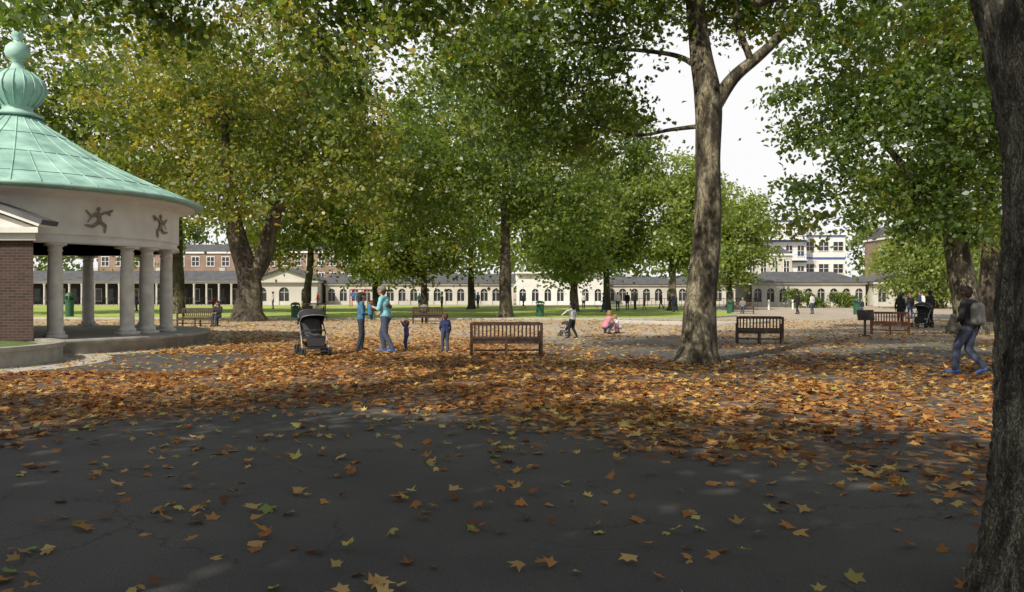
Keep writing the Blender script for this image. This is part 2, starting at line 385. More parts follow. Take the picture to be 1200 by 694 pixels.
for r,z in prof[1:6:2]: 
    mb.lathe([(r+.02,z+.004),(r+.02,z+.012),(r-.05,z+.030)],seg=96,m=2)
mb.out('shell',[M_stone,M_white,M_copper],pv)
mb=MB()
for an in [-47,-20,-9,8,60,92,120,150,178,205]:
    a=math.radians(an); r=4.42; c=(r*math.cos(a),r*math.sin(a),.4)
    mb.box((c[0],c[1],.45),(.5,.5,.10),0,Matrix.Rotation(a,3,'Z'))
    mb.lathe([(.23,.10),(.25,.14),(.23,.19),(.195,.22),(.20,.3),(.198,1.2),(.185,1.9),(.168,2.36),(.19,2.38),(.19,2.42),(.17,2.43),(.17,2.48),(.23,2.53)],c,24,0)
    mb.box((c[0],c[1],2.965),(.48,.48,.065),0,Matrix.Rotation(a,3,'Z'))
mb.out('columns',[M_colstone],pv,True)
for p in pv.children[-1].data.polygons: p.use_smooth = len(p.vertices)==4 and p.area<.2
mb=MB()
mb.prism([(3.15,-4.45),(1.45,-2.2),(-4.5,-2.2),(-6.2,-4.45)],.2,2.99,0)
mb.prism([(3.30,-4.6),(1.5,-2.25),(-4.5,-2.25),(-6.3,-4.6)],2.992,3.17,1); mb.prism([(3.45,-4.75),(1.6,-2.3),(-4.6,-2.3),(-6.5,-4.75)],3.173,3.32,1)
cxm=-1.5; zz=3.322; hw=4.8; v=[(cxm-hw,-4.6,zz),(cxm+hw,-4.6,zz),(cxm,-4.6,zz+1.75),(cxm-hw+1.8,-2.5,zz),(cxm+hw-1.8,-2.5,zz),(cxm,-2.5,zz+1.75)]
mb.add(v,[(0,1,2),(5,4,3),(0,3,4,1),(1,4,5,2),(2,5,3,0)],1)
for s in (-1,1):
    hw2=5.05; a_=math.atan2(1.8,hw2); ln=math.hypot(1.8,hw2)
    mb.box((cxm+s*hw2/2,-4.4,zz+.9+.12),(ln,.75,.13),3,Matrix.Rotation(s*a_,3,'Y')); mb.box((cxm+s*hw2/2,-4.5,zz+.9+.02),(ln-.1,.60,.06),1,Matrix.Rotation(s*a_,3,'Y'))
mb.out('brick_wing',[M_brick,M_white,M_copper,M_slate],pv)
pl=empty('stone_planter',(-13.6,18.3,0)); mb=MB()
mb.lathe([(2.86,-.05),(2.86,.36),(2.92,.36),(2.92,.46),(2.6,.46),(2.6,.40)],seg=64,m=0); mb.out('wall',[M_stone],pl)
mb=MB(); mb.lathe([(2.6,.38),(1.5,.46),(.05,.5)],seg=48); mb.out('grass_top',[M_grassd],pl)
mb=MB(); mb.lathe([(3.95,.0),(3.95,.012),(2.9,.014)],seg=64,m=0); o=mb.out('paving_strip',[M_pave],None,loc=(-13.6,18.3,0))
mb=MB(); mb.lathe([(6.3,.0),(6.3,.008),(5.55,.010)],seg=64,m=0); mb.out('pavement',[M_pave],None,loc=(-15.5,25,0))

# ------------------------------------------------------------ buildings
def archwall(mb,x0,x1,y,z0,z1,nb,ow,spz,m=0,th=.3):
    bw=(x1-x0)/nb; r=ow/2
    for i in range(nb):
        a=x0+i*bw; c=a+bw/2; l,rt=c-r,c+r
        K=8; arc=[(c-r*math.cos(math.pi*k/K),spz+r*math.sin(math.pi*k/K)) for k in range(K+1)]
        mb.add([(a,y,z0),(l,y,z0),(l,y,spz),(a,y,spz)],[(0,1,2,3)],m); mb.add([(rt,y,z0),(a+bw,y,z0),(a+bw,y,spz),(rt,y,spz)],[(0,1,2,3)],m)
        mb.add([(a,y,spz),(l,y,spz),(l,y,z1),(a,y,z1)],[(0,1,2,3)],m); mb.add([(rt,y,spz),(a+bw,y,spz),(a+bw,y,z1),(rt,y,z1)],[(0,1,2,3)],m)
        for (xa,za),(xb,zb) in zip(arc,arc[1:]):
            mb.add([(xa,y,za),(xb,y,zb),(xb,y,z1),(xa,y,z1)],[(0,1,2,3)],m)
            mb.add([(xa,y,za),(xb,y,zb),(xb,y+th,zb),(xa,y+th,za)],[(0,1,2,3)],m)
        mb.add([(l,y,z0),(l,y+th,z0),(l,y+th,spz),(l,y,spz)],[(0,1,2,3)],m); mb.add([(rt,y,z0),(rt,y+th,z0),(rt,y+th,spz),(rt,y,spz)],[(0,1,2,3)],m)
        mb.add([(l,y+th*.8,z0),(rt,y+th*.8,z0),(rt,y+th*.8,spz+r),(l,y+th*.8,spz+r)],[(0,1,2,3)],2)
        mb.box((c,y+th*.7,(z0+spz+r)/2),(.07,.05,spz+r-z0),0); mb.box((c,y+th*.7,spz),(ow,.05,.07),0)
        mb.box((c,y+th*.5,.25),(ow,.1,.5),0)
def groof(mb,x0,x1,y0,y1,z0,z1,m=1,hip=0):
    ym=(y0+y1)/2
    mb.add([(x0,y0,z0),(x1,y0,z0),(x1,y1,z0),(x0,y1,z0),(x0+hip,ym,z1),(x1-hip,ym,z1)],[(0,1,5,4),(2,3,4,5),(1,2,5),(3,0,4),(0,3,2,1)],m)
def arcade(name,x0,x1,y,nb,zt=3.0,zr=4.6,col_=False,hip=0):
    e=empty(name,(0,0,0)); mb=MB()
    if col_:
        mb.box(((x0+x1)/2,y+3,1.5),(x1-x0,.3,3.0),3)
        for i in range(nb+1):
            x=x0+.15+(x1-x0-.3)*i/nb; mb.lathe([(.17,0),(.15,.1),(.13,zt-.3),(.18,zt-.25),(.18,zt)],(x,y,0),10,0)
        for i in range(nb):
            x=x0+(x1-x0)*(i+.5)/nb
            mb.box((x,y+2.83,1.3),(.9,.05,1.8),0 if i%3 else 2); mb.box((x,y+2.79,1.3),(.7,.05,1.6),2)
        mb.box(((x0+x1)/2,y,zt+.14),(x1-x0+.3,.5,.28),0)
    else:
        archwall(mb,x0,x1,y,0,zt,nb,(x1-x0)/nb*.60,1.7)
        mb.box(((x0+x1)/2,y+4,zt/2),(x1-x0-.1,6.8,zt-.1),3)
        mb.box(((x0+x1)/2,y,zt+.08),(x1-x0+.3,.5,.2),0)
    groof(mb,x0-.3,x1+.3,y-.4,y+7.5,zt+.2,zr,1,hip)
    for i in range(int((x1-x0)/9)): mb.box((x0+4+i*9,y+5,zr-.1),(.8,.6,1.1),0)
    mb.out('body',[M_whitefar,M_slate,M_glass,M_dark],e); return e
arcade('colonnade_building',-72,-34.5,108,22,2.9,4.7,True)
def gable(name,x0,x1,y,zt,zg,nb=3):
    e=empty(name); mb=MB(); xm=(x0+x1)/2
    archwall(mb,x0,x1,y,0,zt,nb,(x1-x0)/nb*.45,1.7)
    mb.box((xm,y+4,zt/2),(x1-x0-.1,7,zt-.1),0)
    mb.box((xm,y+3.5,zt+.1),(x1-x0+.4,8,.22),0)
    mb.add([(x0-.2,y,zt+.2),(x1+.2,y,zt+.2),(xm,y,zg),(x0-.2,y+8,zt+.2),(x1+.2,y+8,zt+.2),(xm,y+8,zg)],[(0,1,2),(5,4,3),(0,3,4,1)],0)
    for s in (-1,1):
        hw=(x1-x0)/2+.4; h=zg-zt-.15; mb.box((xm+s*hw/2,y+3.9,(zt+.3+zg+.1)/2),(math.hypot(hw,h)+.05,8.8,.14),1,Matrix.Rotation(s*math.atan2(h,hw),3,'Y'))
    mb.out('body',[M_whitefar,M_slate,M_glass,M_dark],e); return e
gable('gabled_lodge',-35,-26,106.5,3.0,4.8)
arcade('arcade_building',-25.5,.2,109,16,2.7,4.3)
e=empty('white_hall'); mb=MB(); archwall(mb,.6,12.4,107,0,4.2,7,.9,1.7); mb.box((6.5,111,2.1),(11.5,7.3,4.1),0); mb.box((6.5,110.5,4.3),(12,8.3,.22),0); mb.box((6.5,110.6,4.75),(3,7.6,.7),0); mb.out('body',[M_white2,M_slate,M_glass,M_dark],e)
arcade('arcade_building',12.8,31,110,11,2.6,3.9)
arcade('arcade_lodge',29.5,43.5,98,9,2.7,4.3,hip=3)
gable('gabled_lodge',44,48.5,97,2.7,3.7,2)
arcade('arcade_building',49,88,103,18,2.7,4.2)

def block(name,x0,x1,y,z1,floors,nb,wm,band=None,roof=None,dep=10,z0=0,ww=.5,hh=.55,balc=False):
    e=empty(name); mb=MB(); mb.box(((x0+x1)/2,y+dep/2,z1/2),(x1-x0,dep,z1),0)
    fh=(z1-z0)/floors; bw=(x1-x0)/nb
    for f in range(floors):
        for i in range(nb):
            c=(x0+bw*(i+.5),y-.02,z0+fh*(f+.5)); w=bw*ww; h=fh*hh
            mb.box((c[0],y+.02,c[2]),(w,.1,h),2)
            mb.box((c[0],y-.02,c[2]-h/2-.06),(w+.2,.18,.12),3); mb.box((c[0],y-.02,c[2]+h/2+.06),(w+.2,.12,.12),3)
            for s in (-1,0,1): mb.box((c[0]+s*w/2,y-.03,c[2]),(.09,.08,h),3)
            mb.box((c[0],y-.04,c[2]),(w,.06,.07),3)
        if band: mb.box(((x0+x1)/2,y-.05,z0+fh*(f+1)-.1),(x1-x0+.1,.25,.25),4)
        if balc and f:
            zb=z0+fh*f+.15; mb.box(((x0+x1)/2,y-.6,zb),(x1-x0-.4,1.1,.14),3); mb.box(((x0+x1)/2,y-1.1,zb+1.0),(x1-x0-.4,.06,.06),4)
            for k in range(int((x1-x0)*3)): mb.box((x0+.3+k/3,y-1.1,zb+.5),(.035,.035,1.0),4)
    mb.box(((x0+x1)/2,y+dep/2,z1+.15),(x1-x0+.5,dep+.5,.3),3)
    if roof: groof(mb,x0,x1,y,y+dep,z1+.31,z1+roof,5)
    mb.out('body',[wm,M_slate,M_glass,M_white2,band or M_white2,M_slate],e); return e
M_blue=mat('blue_trim',(.04,.12,.35),.5,.2,3,.05)
block('brick_terrace',-78,-44,150,9.0,3,12,M_brickfar,roof=2.0)
block('brick_terrace',-43,-30,148,9.0,3,6,M_brickfar,roof=2.0)
block('white_block',41,51,138,14.2,4,5,M_white2,M_blue,ww=.6,hh=.5,balc=True)
block('white_block',51.3,59,141,11.8,3,3,M_white2,M_blue,ww=.7,hh=.4)
block('white_annexe',34,45,128,7.6,2,6,M_whitefar,roof=1.6)
block('brick_house',62,80,130,10.5,3,7,M_brickfar,roof=2.2)

# ------------------------------------------------------------ trees
SH=LOBE
tree('plane_tree',[(4.33,18.8,-.1),(4.36,18.8,.35),(4.45,18.8,1.5),(4.62,18.8,3.2),(4.62,18.8,4.8),(4.62,18.8,6.2),(4.45,18.9,7.4),(4.3,19,9.2),(4.4,19.3,12)],
     [.70,.44,.35,.32,.29,.30,.23,.18,.08],
     [(.6,19.5,8.6,3.2,3.0,2.2),(-1.2,21,7.4,2.3,2.2,2.5),(1.9,20.8,6.4,1.6,1.8,1.6),(4.4,20.5,12,5,4,3),(6.1,19.6,9.0,1.5,1.3,1.1),(8.3,18.5,10.2,3.3,3,2.0),(2.6,18.6,9.4,2,2,1.3)],
     600,98,.42,.088,DARKG,11,SH,
     limbs=[([(4.66,18.8,5.9),(5.2,18.75,6.7),(5.9,18.7,7.3),(7.0,18.6,8.4),(8.6,18.3,10.4)],[.20,.15,.12,.10,.05]),
            ([(4.55,18.9,6.9),(4.0,19.1,7.3),(3.2,19.3,7.5),(2.0,19.6,7.7),(.4,20,8.3)],[.09,.06,.05,.04,.03]),
            ([(4.5,18.9,5.6),(3.8,19.1,5.55),(3.0,19.5,5.5),(2,20,5.9)],[.06,.045,.035,.02]),
            ([(5.6,18.7,7.1),(5.3,18.9,8.3),(5.6,19.2,10)],[.09,.07,.04])],
     bark=M_bark,nbr=60,seg=28,nz=.13)
# near left tree (trunk out of frame), hanging sprays in view
tree('plane_tree',[(-9,5,-.1),(-9,5,.6),(-8.8,5.2,3),(-8.5,5.5,6),(-8,6.5,9),(-7.5,7,12)],[.7,.5,.42,.36,.25,.1],
     [(-3.1,12.2,5.7,1.2,1.2,1.35),(-2.3,12.6,6.5,1.5,1.3,1.0),(-5.2,13,6.9,2.2,1.4,1.0),(-8.2,13,6.9,2.2,1.5,1.0),(-9,2,10,4.5,4,2.6),(.4,11.5,7.0,2.6,1.6,.8)],
     480,82,.36,.080,DARKG,12,SH,bark=M_bark,nbr=60,
     limbs=[([(-8.3,6,7.5),(-6.5,9,8.2),(-4.5,11.5,7.8),(-3.2,12.3,6.8),(-3.0,12.4,5.4)],[.16,.12,.08,.04,.015]),
            ([(-7,8.3,8.2),(-7,11,8.2),(-8,13,7.6)],[.1,.07,.03])])
# trees behind the camera shading the foreground
tree('plane_tree',[(-12,-4,-.1),(-12,-4,3),(-11.8,-3.8,7),(-11,-3,11)],[.7,.45,.38,.15],[(-12,-4,10,6,5.5,3),(-6.5,-3.5,10,5.5,5,2.8),(-16.5,-2,10,5,5,3)],640,36,.7,.27,DARKG,13,nbr=25)
tree('plane_tree',[(-2,-9,-.1),(-2,-9,3),(-2,-9,7),(-2,-9,11)],[.7,.45,.38,.15],[(-2.5,-7,10.5,6,5.5,3),(1.5,-5,10,4,4,2.4)],420,36,.7,.27,DARKG,14,nbr=25)
# foreground right tree
e=empty('plane_tree',(3.0,4.15,0)); mb=MB()
pts=catmull([(3.16,4.1,-.15),(3.15,4.1,.25),(3.14,4.1,.9),(3.10,4.1,1.8),(3.06,4.1,2.4),(2.94,4.1,3.0),(2.80,4.15,3.8),(2.72,4.2,5),(2.7,4.3,7),(2.6,4.5,9.5)],30)
rad=np.interp(np.linspace(0,1,len(pts)),np.linspace(0,1,10),[.74,.62,.54,.50,.48,.47,.45,.42,.34,.15])
n=len(pts); seg=190; vv=[];ff=[]
for i,p in enumerate(pts):
    for j in range(seg):
        a=2*math.pi*j/seg; q=Vector((math.cos(a),math.sin(a),0)); z=p[2]
        f_=noise.fractal(Vector((q.x*1.2,q.y*1.2,z*.5)),1,2,3)*.10
        rdg=abs(noise.fractal(Vector((q.x*6.5+2,q.y*6.5,z*2.2)),.8,2,4)); f_+=(.04-min(rdg,.28)*.15)
        f_+=noise.noise(Vector((q.x*20,q.y*20,z*11)))*.020+noise.noise(Vector((q.x*40,q.y*40,z*28)))*.010
        r=rad[i]*(1+f_); vv.append((p[0]+q.x*r,p[1]+q.y*r,z))
ff=[(i*seg+j,i*seg+(j+1)%seg,(i+1)*seg+(j+1)%seg,(i+1)*seg+j) for i in range(n-1) for j in range(seg)]
o=addmesh('trunk',vv,ff,M_barknear,e,None,True); o.location=(-3.0,-4.15,0)
rs=R(15); cc=crown('crown',[(2,7.5,9.3,5.5,4.5,2.6),(6,3,9.5,5,5,2.6),(4.2,12,7.0,2.2,1.8,.8),(7,12.5,7.1,2.5,1.5,.9)],440,66,.42,.09,DARKG,rs,e,SH); e.children[-1].location=(-3.0,-4.15,0)
mb=MB(); nodes=[np.array(p) for p in pts if p[2]>6]
for t in sorted([cc[i] for i in rs.choice(len(cc),40,replace=False)],key=lambda q:np.linalg.norm(q-nodes[0])):
    s=min(nodes,key=lambda q:np.linalg.norm(q-t)); ln=np.linalg.norm(t-s); p=catmull([s,(s+t)/2+rs.normal(size=3)*ln*.08+np.array([0,0,.1*ln]),t],5)
    mb.tube(p,list(np.linspace(.02+.012*ln,.012,len(p))),6); nodes+=p[2:]
o=mb.out('limbs',[M_bark],e,True); o.location=(-3.0,-4.15,0)

def simple(x,y,tr,h0,blobs,ncl,lpc,pal,seed,ls=.22,crad=.7,lean=(0,0),name='plane_tree',h=None,bark=None,limbs=(),nbr=30):
    h=h or max(b[2] for b in blobs)
    t=[(x,y,-.1),(x+.05,y,.5),(x+lean[0]*.4,y+lean[1]*.4,h0*.5),(x+lean[0],y+lean[1],h0),(x+lean[0]*1.4,y,(h0+h)/2),(x+lean[0]*1.5,y,h)]
    return tree(name,t,[tr*1.7,tr*1.15,tr,tr*.85,tr*.5,tr*.15],blobs,ncl,lpc,crad,ls,pal,seed,limbs=limbs,nbr=nbr,bark=bark)
tree('plane_tree',[(-15.2,46,-.1),(-15.2,46,.6),(-15.1,46,1.6),(-15.3,46,3.0),(-15.9,46,5),(-16.4,46,8),(-16.6,46,13)],[1.25,.85,.72,.62,.5,.35,.1],
     [(-16,46,14,9,7,6),(-21,44,8.2,5,4,3),(-10.2,45,9,4,4,3.6),(-16,43,7.6,5,3,1.8)],700,80,.72,.15,YELG,21,nbr=60,bark=M_barkfar,
     limbs=[([(-15,46,2.6),(-14.3,46,3.8),(-13.9,46,5.5),(-12.5,46,8.5),(-11,46,12)],[.55,.45,.38,.28,.1])])
simple(-26,62,.45,5,[(-26,62,14,8,6,8),(-30,60,7.0,4,3,2.6)],420,65,YELG,22,.20,.85)
simple(-38,58,.5,6,[(-38,58,15,10,6,10)],480,65,GREEN,23,.21,.9)
simple(-17.6,68,.32,4.5,[(-17.5,68,16,7,5,9),(-18,66,6.4,4.5,3,2)],400,65,YELG,25,.20,.9,lean=(.4,0))
simple(-12,70,.3,4,[(-12,70,10,4.8,4.5,7.2),(-11,69,5.3,3.8,3,2.2)],400,65,LIGHT,26,.19,.8)
simple(-7.3,66,.28,3.5,[(-7.4,66,8.5,4.2,4,6),(-8,65,5.0,3.4,2.5,1.8)],360,65,YELG,27,.18,.75)
simple(-.45,53,.40,4.5,[(-1,53,14,6.5,6,7),(-4.5,51,8,3.4,3,3.8),(3,52,7.4,3.8,3,3.2)],600,76,GREEN,28,.15,.68,nbr=50)
simple(-4,78,.3,5,[(-5,80,16,9,5,10),(-3.5,76,6.2,4.5,3,2.4)],420,60,LIGHT,29,.24,.95)
simple(5.3,68,.3,3.6,[(5,68,8.5,4.6,4,5.8),(4.5,67,5,3.4,2.5,2)],400,65,LIGHT,30,.18,.75)
simple(8.9,75,.3,4,[(9.4,75,13,4.2,4,8),(9,74,6,3,3,2)],320,65,GREEN,31,.20,.8)
simple(14.5,72,.35,4.5,[(14.6,72,9.8,4.6,4,4.8),(16,71,6,3.2,3,2.2)],380,65,LIGHT,32,.19,.8)
simple(24.0,88,.35,4,[(24.0,88,8,4.2,4,5.4)],280,60,LIGHT,33,.22,.85)
# right tree
simple(18.0,31.5,.50,4.2,[(14.4,31,8.8,4.2,3.5,4.2),(18.5,31.5,12,5.5,4.5,4),(21.5,32,8,4,3.5,3.8),(12.4,31,5.4,2.2,2,1.8),(16.6,30.5,5.0,2.4,2,1.5)],680,84,DARKG,34,.12,.52,lean=(-.5,0),bark=M_bark,nbr=80,
     limbs=[([(17.6,31.5,3.6),(16.6,31.3,5),(15.2,31,6.6),(13.5,31,8.5)],[.25,.2,.14,.06])])
simple(27,45,.5,4,[(26,45,10,7,5,5.5)],320,65,GREEN,35,.17,.75)
simple(44,82,.3,2,[(43,82,4.8,5.5,4,3.6)],280,60,LIGHT,36,.20,.8,name='small_tree',h=6)
simple(57,90,.4,4,[(57,90,9,7,5,6)],220,60,GREEN,37,.24,.9)
e=empty('shrub',(31,86,0)); crown('foliage',[(0,0,1.1,1.3,1,1.0),(2.2,.5,.8,1,1,.9)],50,80,.35,.12,GREEN,R(40),e)
e=empty('shrub',(36,87,0)); crown('foliage',[(0,0,.9,1.6,1,.8)],40,80,.35,.12,GREEN,R(41),e)
bl=[]; rs=R(50)
for i in range(34):
    x=-150+i*9+rs.uniform(-3,3)
    if 30<x<62: zt=rs.uniform(4,6)
    elif x<0: zt=rs.uniform(13,17)
    else: zt=rs.uniform(8,12)
    bl.append((x,172+rs.uniform(-6,6),zt,7,5,zt*.9))
e=empty('distant_trees',(0,0,0)); crown('foliage',bl,1600,40,1.6,.55,GREEN,R(51),e)

# ------------------------------------------------------------ benches
def bench(loc,rz,Lg=1.8,wood=None,nslat=17):
    e=empty('park_bench',loc); e.rotation_euler[2]=rz; wood=wood or M_wood
    mb=MB(); h=Lg/2
    for s in (-1,1):
        mb.box((s*(h-.035),-.24,.44),(.07,.06,.88),0,Matrix.Rotation(.08,3,'X'))
        mb.box((s*(h-.035),.24,.31),(.07,.06,.62),0)
        mb.box((s*(h-.035),0,.635),(.075,.56,.035),0)
        mb.box((s*(h-.035),0,.36),(.05,.44,.07),0); mb.box((s*(h-.035),0,.16),(.04,.44,.045),0)
    mb.box((0,-.24,.22),(.06,.05,.44),0); mb.box((0,.24,.22),(.06,.05,.44),0)
    mb.out('legs_and_arms',[wood],e)
    mb=MB()
    for i in range(6): mb.box((0,-.19+i*.087,.43+.004*i),(Lg-.01,.066,.025),0)
    mb.box((0,.25,.375),(Lg-.16,.03,.07),0); mb.box((0,-.215,.375),(Lg-.16,.03,.07),0); mb.box((0,0,.16),(Lg-.16,.045,.04),0)
    mb.out('seat',[wood],e)
    mb=MB(); mb.box((0,-.268,.855),(Lg-.145,.045,.085),0,Matrix.Rotation(.08,3,'X')); mb.box((0,-.243,.50),(Lg-.145,.035,.05),0)
    for i in range(nslat):
        x=-h+.12+(Lg-.24)*i/(nslat-1); mb.box((x,-.254,.67),(.042,.018,.30),0,Matrix.Rotation(.08,3,'X'))
    mb.out('backrest',[wood],e)
    return e
bench((-.15,20.6,0),.04,1.86)
bench((7.95,25.6,0),-.22,1.45,nslat=13)
bench((14.9,31.4,0),-.5,1.4,M_woodr,13)
bench((-4.4,41.6,0),.1,1.6)
bench((-15.2,38.5,0),math.pi-.15,1.9)
bench((-23.5,70,0),.0,1.8); bench((18,62,0),2.8,1.6); bench((-14,56,0),3.1,1.7)

e=empty('park_sign',(13.3,30,0)); mb=MB(); mb.box((0,0,.45),(.07,.07,.9),0); mb.box((0,-.05,.80),(.62,.05,.40),0,Matrix.Rotation(-.25,3,'X')); mb.box((0,-.085,.80),(.52,.02,.30),1,Matrix.Rotation(-.25,3,'X'))
mb.box((0,0,.03),(.3,.3,.06),0)
mb.out('board_and_post',[M_wood,M_dark],e)
def bin_(x,y,m,h=.95):
    e=empty('litter_bin',(x,y,0)); mb=MB()
    mb.lathe([(.24,0),(.26,.03),(.27,h*.7),(.29,h*.72),(.29,h*.76)],seg=20); mb.lathe([(.30,h*.92),(.31,h*.95),(.22,h*1.06),(.05,h*1.1)],seg=20)
    for k in range(4):
        a=k*math.pi/2+.4; mb.box((.25*math.cos(a),.25*math.sin(a),h*.84),(.05,.05,h*.2),0)
    mb.lathe([(.2,h*.5),(.2,h*.86)],seg=12,m=1)
    mb.out('body',[m,M_dark],e)
bin_(1.9,54,M_binG,1.0); bin_(-30,54,M_binG,1.5); bin_(-13.6,50,M_binG); bin_(-11,62,M_binO); bin_(17,62,M_binG,1.0); bin_(26,60,M_binG,1.1)
for x,y in [(24.5,76),(27.5,78)]:
    m_=MB(); m_.lathe([(.09,0),(.085,.8),(.1,.82),(.1,.88),(.05,.95),(.01,.96)],seg=12); m_.out('bollard',[M_white2],None,loc=(x,y,0))
for i,(x0,x1,y) in enumerate([(-60,-36,100),(14,29,94)]):
    m_=MB(); n=int((x1-x0)/.5)
    for k in range(n+1): m_.box((x0+k*.5,y,.5),(.04,.04,1.0),0)
    m_.box(((x0+x1)/2,y,.95),(x1-x0,.05,.05),0); m_.box(((x0+x1)/2,y,.2),(x1-x0,.05,.05),0); m_.out('railing_fence',[M_black])
e=empty('playground_frame',(-17,92,0)); mb=MB()
for x in (-1.6,-.2,1.6): 
    for y in (-.6,.6): mb.tube([(x,y,0),(x,y,2.0)],.06,8,0)
mb.box((0,0,2.0),(3.4,.1,.12),0); mb.box((-.9,0,1.0),(1.3,1.2,.08),1); mb.box((-.9,-.62,1.4),(1.3,.05,.4),1); mb.box((2.2,0,.75),(1.9,.5,.06),1,Matrix.Rotation(.6,3,'Y'))
mb.out('frame',[M_red,M_blue],e)

# ------------------------------------------------------------ pushchair (local front = +Y)
def pushchair(loc,rz,s=1,acc=M_grey,name='pushchair'):
    e=empty(name,loc); e.rotation_euler[2]=rz; e.scale=(s,s,s); mb=MB()
    for x in (-.33,.33):
        for dx in (-.035,.035):
            mb.torus((x+dx,-.30,.15),.125,.025,m=1); mb.torus((x+dx,.38,.12),.095,.024,m=1)
        for wy,wz,wr in ((-.30,.15,.12),(.38,.12,.09)):
            for k in range(3):
                a=k*math.pi/3; mb.tube([(x,wy-wr*math.cos(a),wz-wr*math.sin(a)),(x,wy+wr*math.cos(a),wz+wr*math.sin(a))],.008,5,4)
        mb.tube([(x-.05,-.30,.15),(x+.05,-.30,.15)],.02,6,2); mb.tube([(x-.05,.38,.12),(x+.05,.38,.12)],.02,6,2)
        mb.tube([(x,.38,.14),(x*.95,.1,.5),(x*.9,-.2,.82),(x*.9,-.42,1.02)],.017,8,2)
        mb.tube([(x,-.30,.16),(x*.95,-.05,.45),(x*.9,.12,.62)],.017,8,2)
    mb.tube([(-.30,-.42,1.02),(0,-.46,1.05),(.30,-.42,1.02)],.022,8,1)
    mb.tube([(-.3,-.3,.15),(.3,-.3,.15)],.014,6,2); mb.tube([(-.3,.38,.14),(.3,.38,.14)],.014,6,2)
    v=[];n_=6
    for i in range(n_+1):
        for j in range(n_+1):
            x=-.27+.54*i/n_; y=-.27+.54*j/n_; v.append((x,y,.36-.16*(1-((i/n_*2-1)**4))*(1-((j/n_*2-1)**4))))
    mb.add(v,[(i*(n_+1)+j,i*(n_+1)+j+1,(i+1)*(n_+1)+j+1,(i+1)*(n_+1)+j) for i in range(n_) for j in range(n_)],0)
    mb.lathe([(.05,.22),(.14,.24),(.15,.32),(.10,.40),(.02,.42)],(-.08,0,0),12,4,sx=1.2)
    for yy,zz_,r_,m_ in ((.08,.47,.26,0),(.06,.51,.20,3)):
        mb.lathe([(.6*r_,-.04),(r_,-.02),(r_,.02),(.6*r_,.045)],(0,yy,zz_),20,m_,sx=1.05,sy=.85)
    Rt=Matrix.Rotation(.35,3,'X')
    for w_,h__,t_,yy,m_ in ((.54,.56,.05,-.20,0),(.42,.48,.04,-.15,3)):
        v=[];K=20
        for sd in (-1,1):
            for k in range(K):
                a=2*math.pi*k/K; ca_,sa_=math.cos(a),math.sin(a)
                q=Rt@Vector((w_/2*abs(ca_)**.5*(1 if ca_>0 else -1),sd*t_/2,h__/2*abs(sa_)**.5*(1 if sa_>0 else -1))); v.append(q+Vector((0,yy,.70)))
        mb.add(v,[list(range(K))[::-1],list(range(K,2*K))]+[(k,(k+1)%K,K+(k+1)%K,K+k) for k in range(K)],m_)
    mb.box((0,.34,.36),(.42,.03,.22),0,Matrix.Rotation(.45,3,'X')); mb.box((0,.45,.23),(.44,.14,.03),0)
    mb.tube([(-.27,.05,.64),(-.2,.32,.66),(0,.38,.66),(.2,.32,.66),(.27,.05,.64)],.022,8,1)
    v=[];na_=10;nb_=12
    for i in range(na_+1):
        t=math.radians(175-135*i/na_)
        for j in range(nb_+1):
            p=math.pi*j/nb_; x=.33*math.cos(p); rr=.20+.23*math.sin(p)**.5
            if j in (0,nb_): rr=.20
            v.append((x,-.08+math.cos(t)*rr,.76+math.sin(t)*rr))
    mb.add(v,[(i*(nb_+1)+j,i*(nb_+1)+j+1,(i+1)*(nb_+1)+j+1,(i+1)*(nb_+1)+j) for i in range(na_) for j in range(nb_)],0)
    for i in (0,5,10): mb.tube([Vector(v[i*(nb_+1)+j])*1.003 for j in range(nb_+1)],.012,6,4)
    mb.lathe([(.02,.62),(.12,.64),(.14,.74),(.12,.90),(.05,.93)],(-.10,-.49,0),14,0,sx=1.2,sy=.6); mb.tube([(-.2,-.46,.9),(-.12,-.45,1.04),(-.04,-.46,.9)],.01,5,0)
    mb.out('body',[M_black,M_rubber,M_metal,acc,M_grey],e); return e
pushchair((-5.2,20.8,0),PI+.45,1.03,M_dgrey)
pushchair((19.3,37.5,0),2.3,1.0,M_black); pushchair((2.0,30.2,0),1.2,.48,M_white2,'toy_pram')

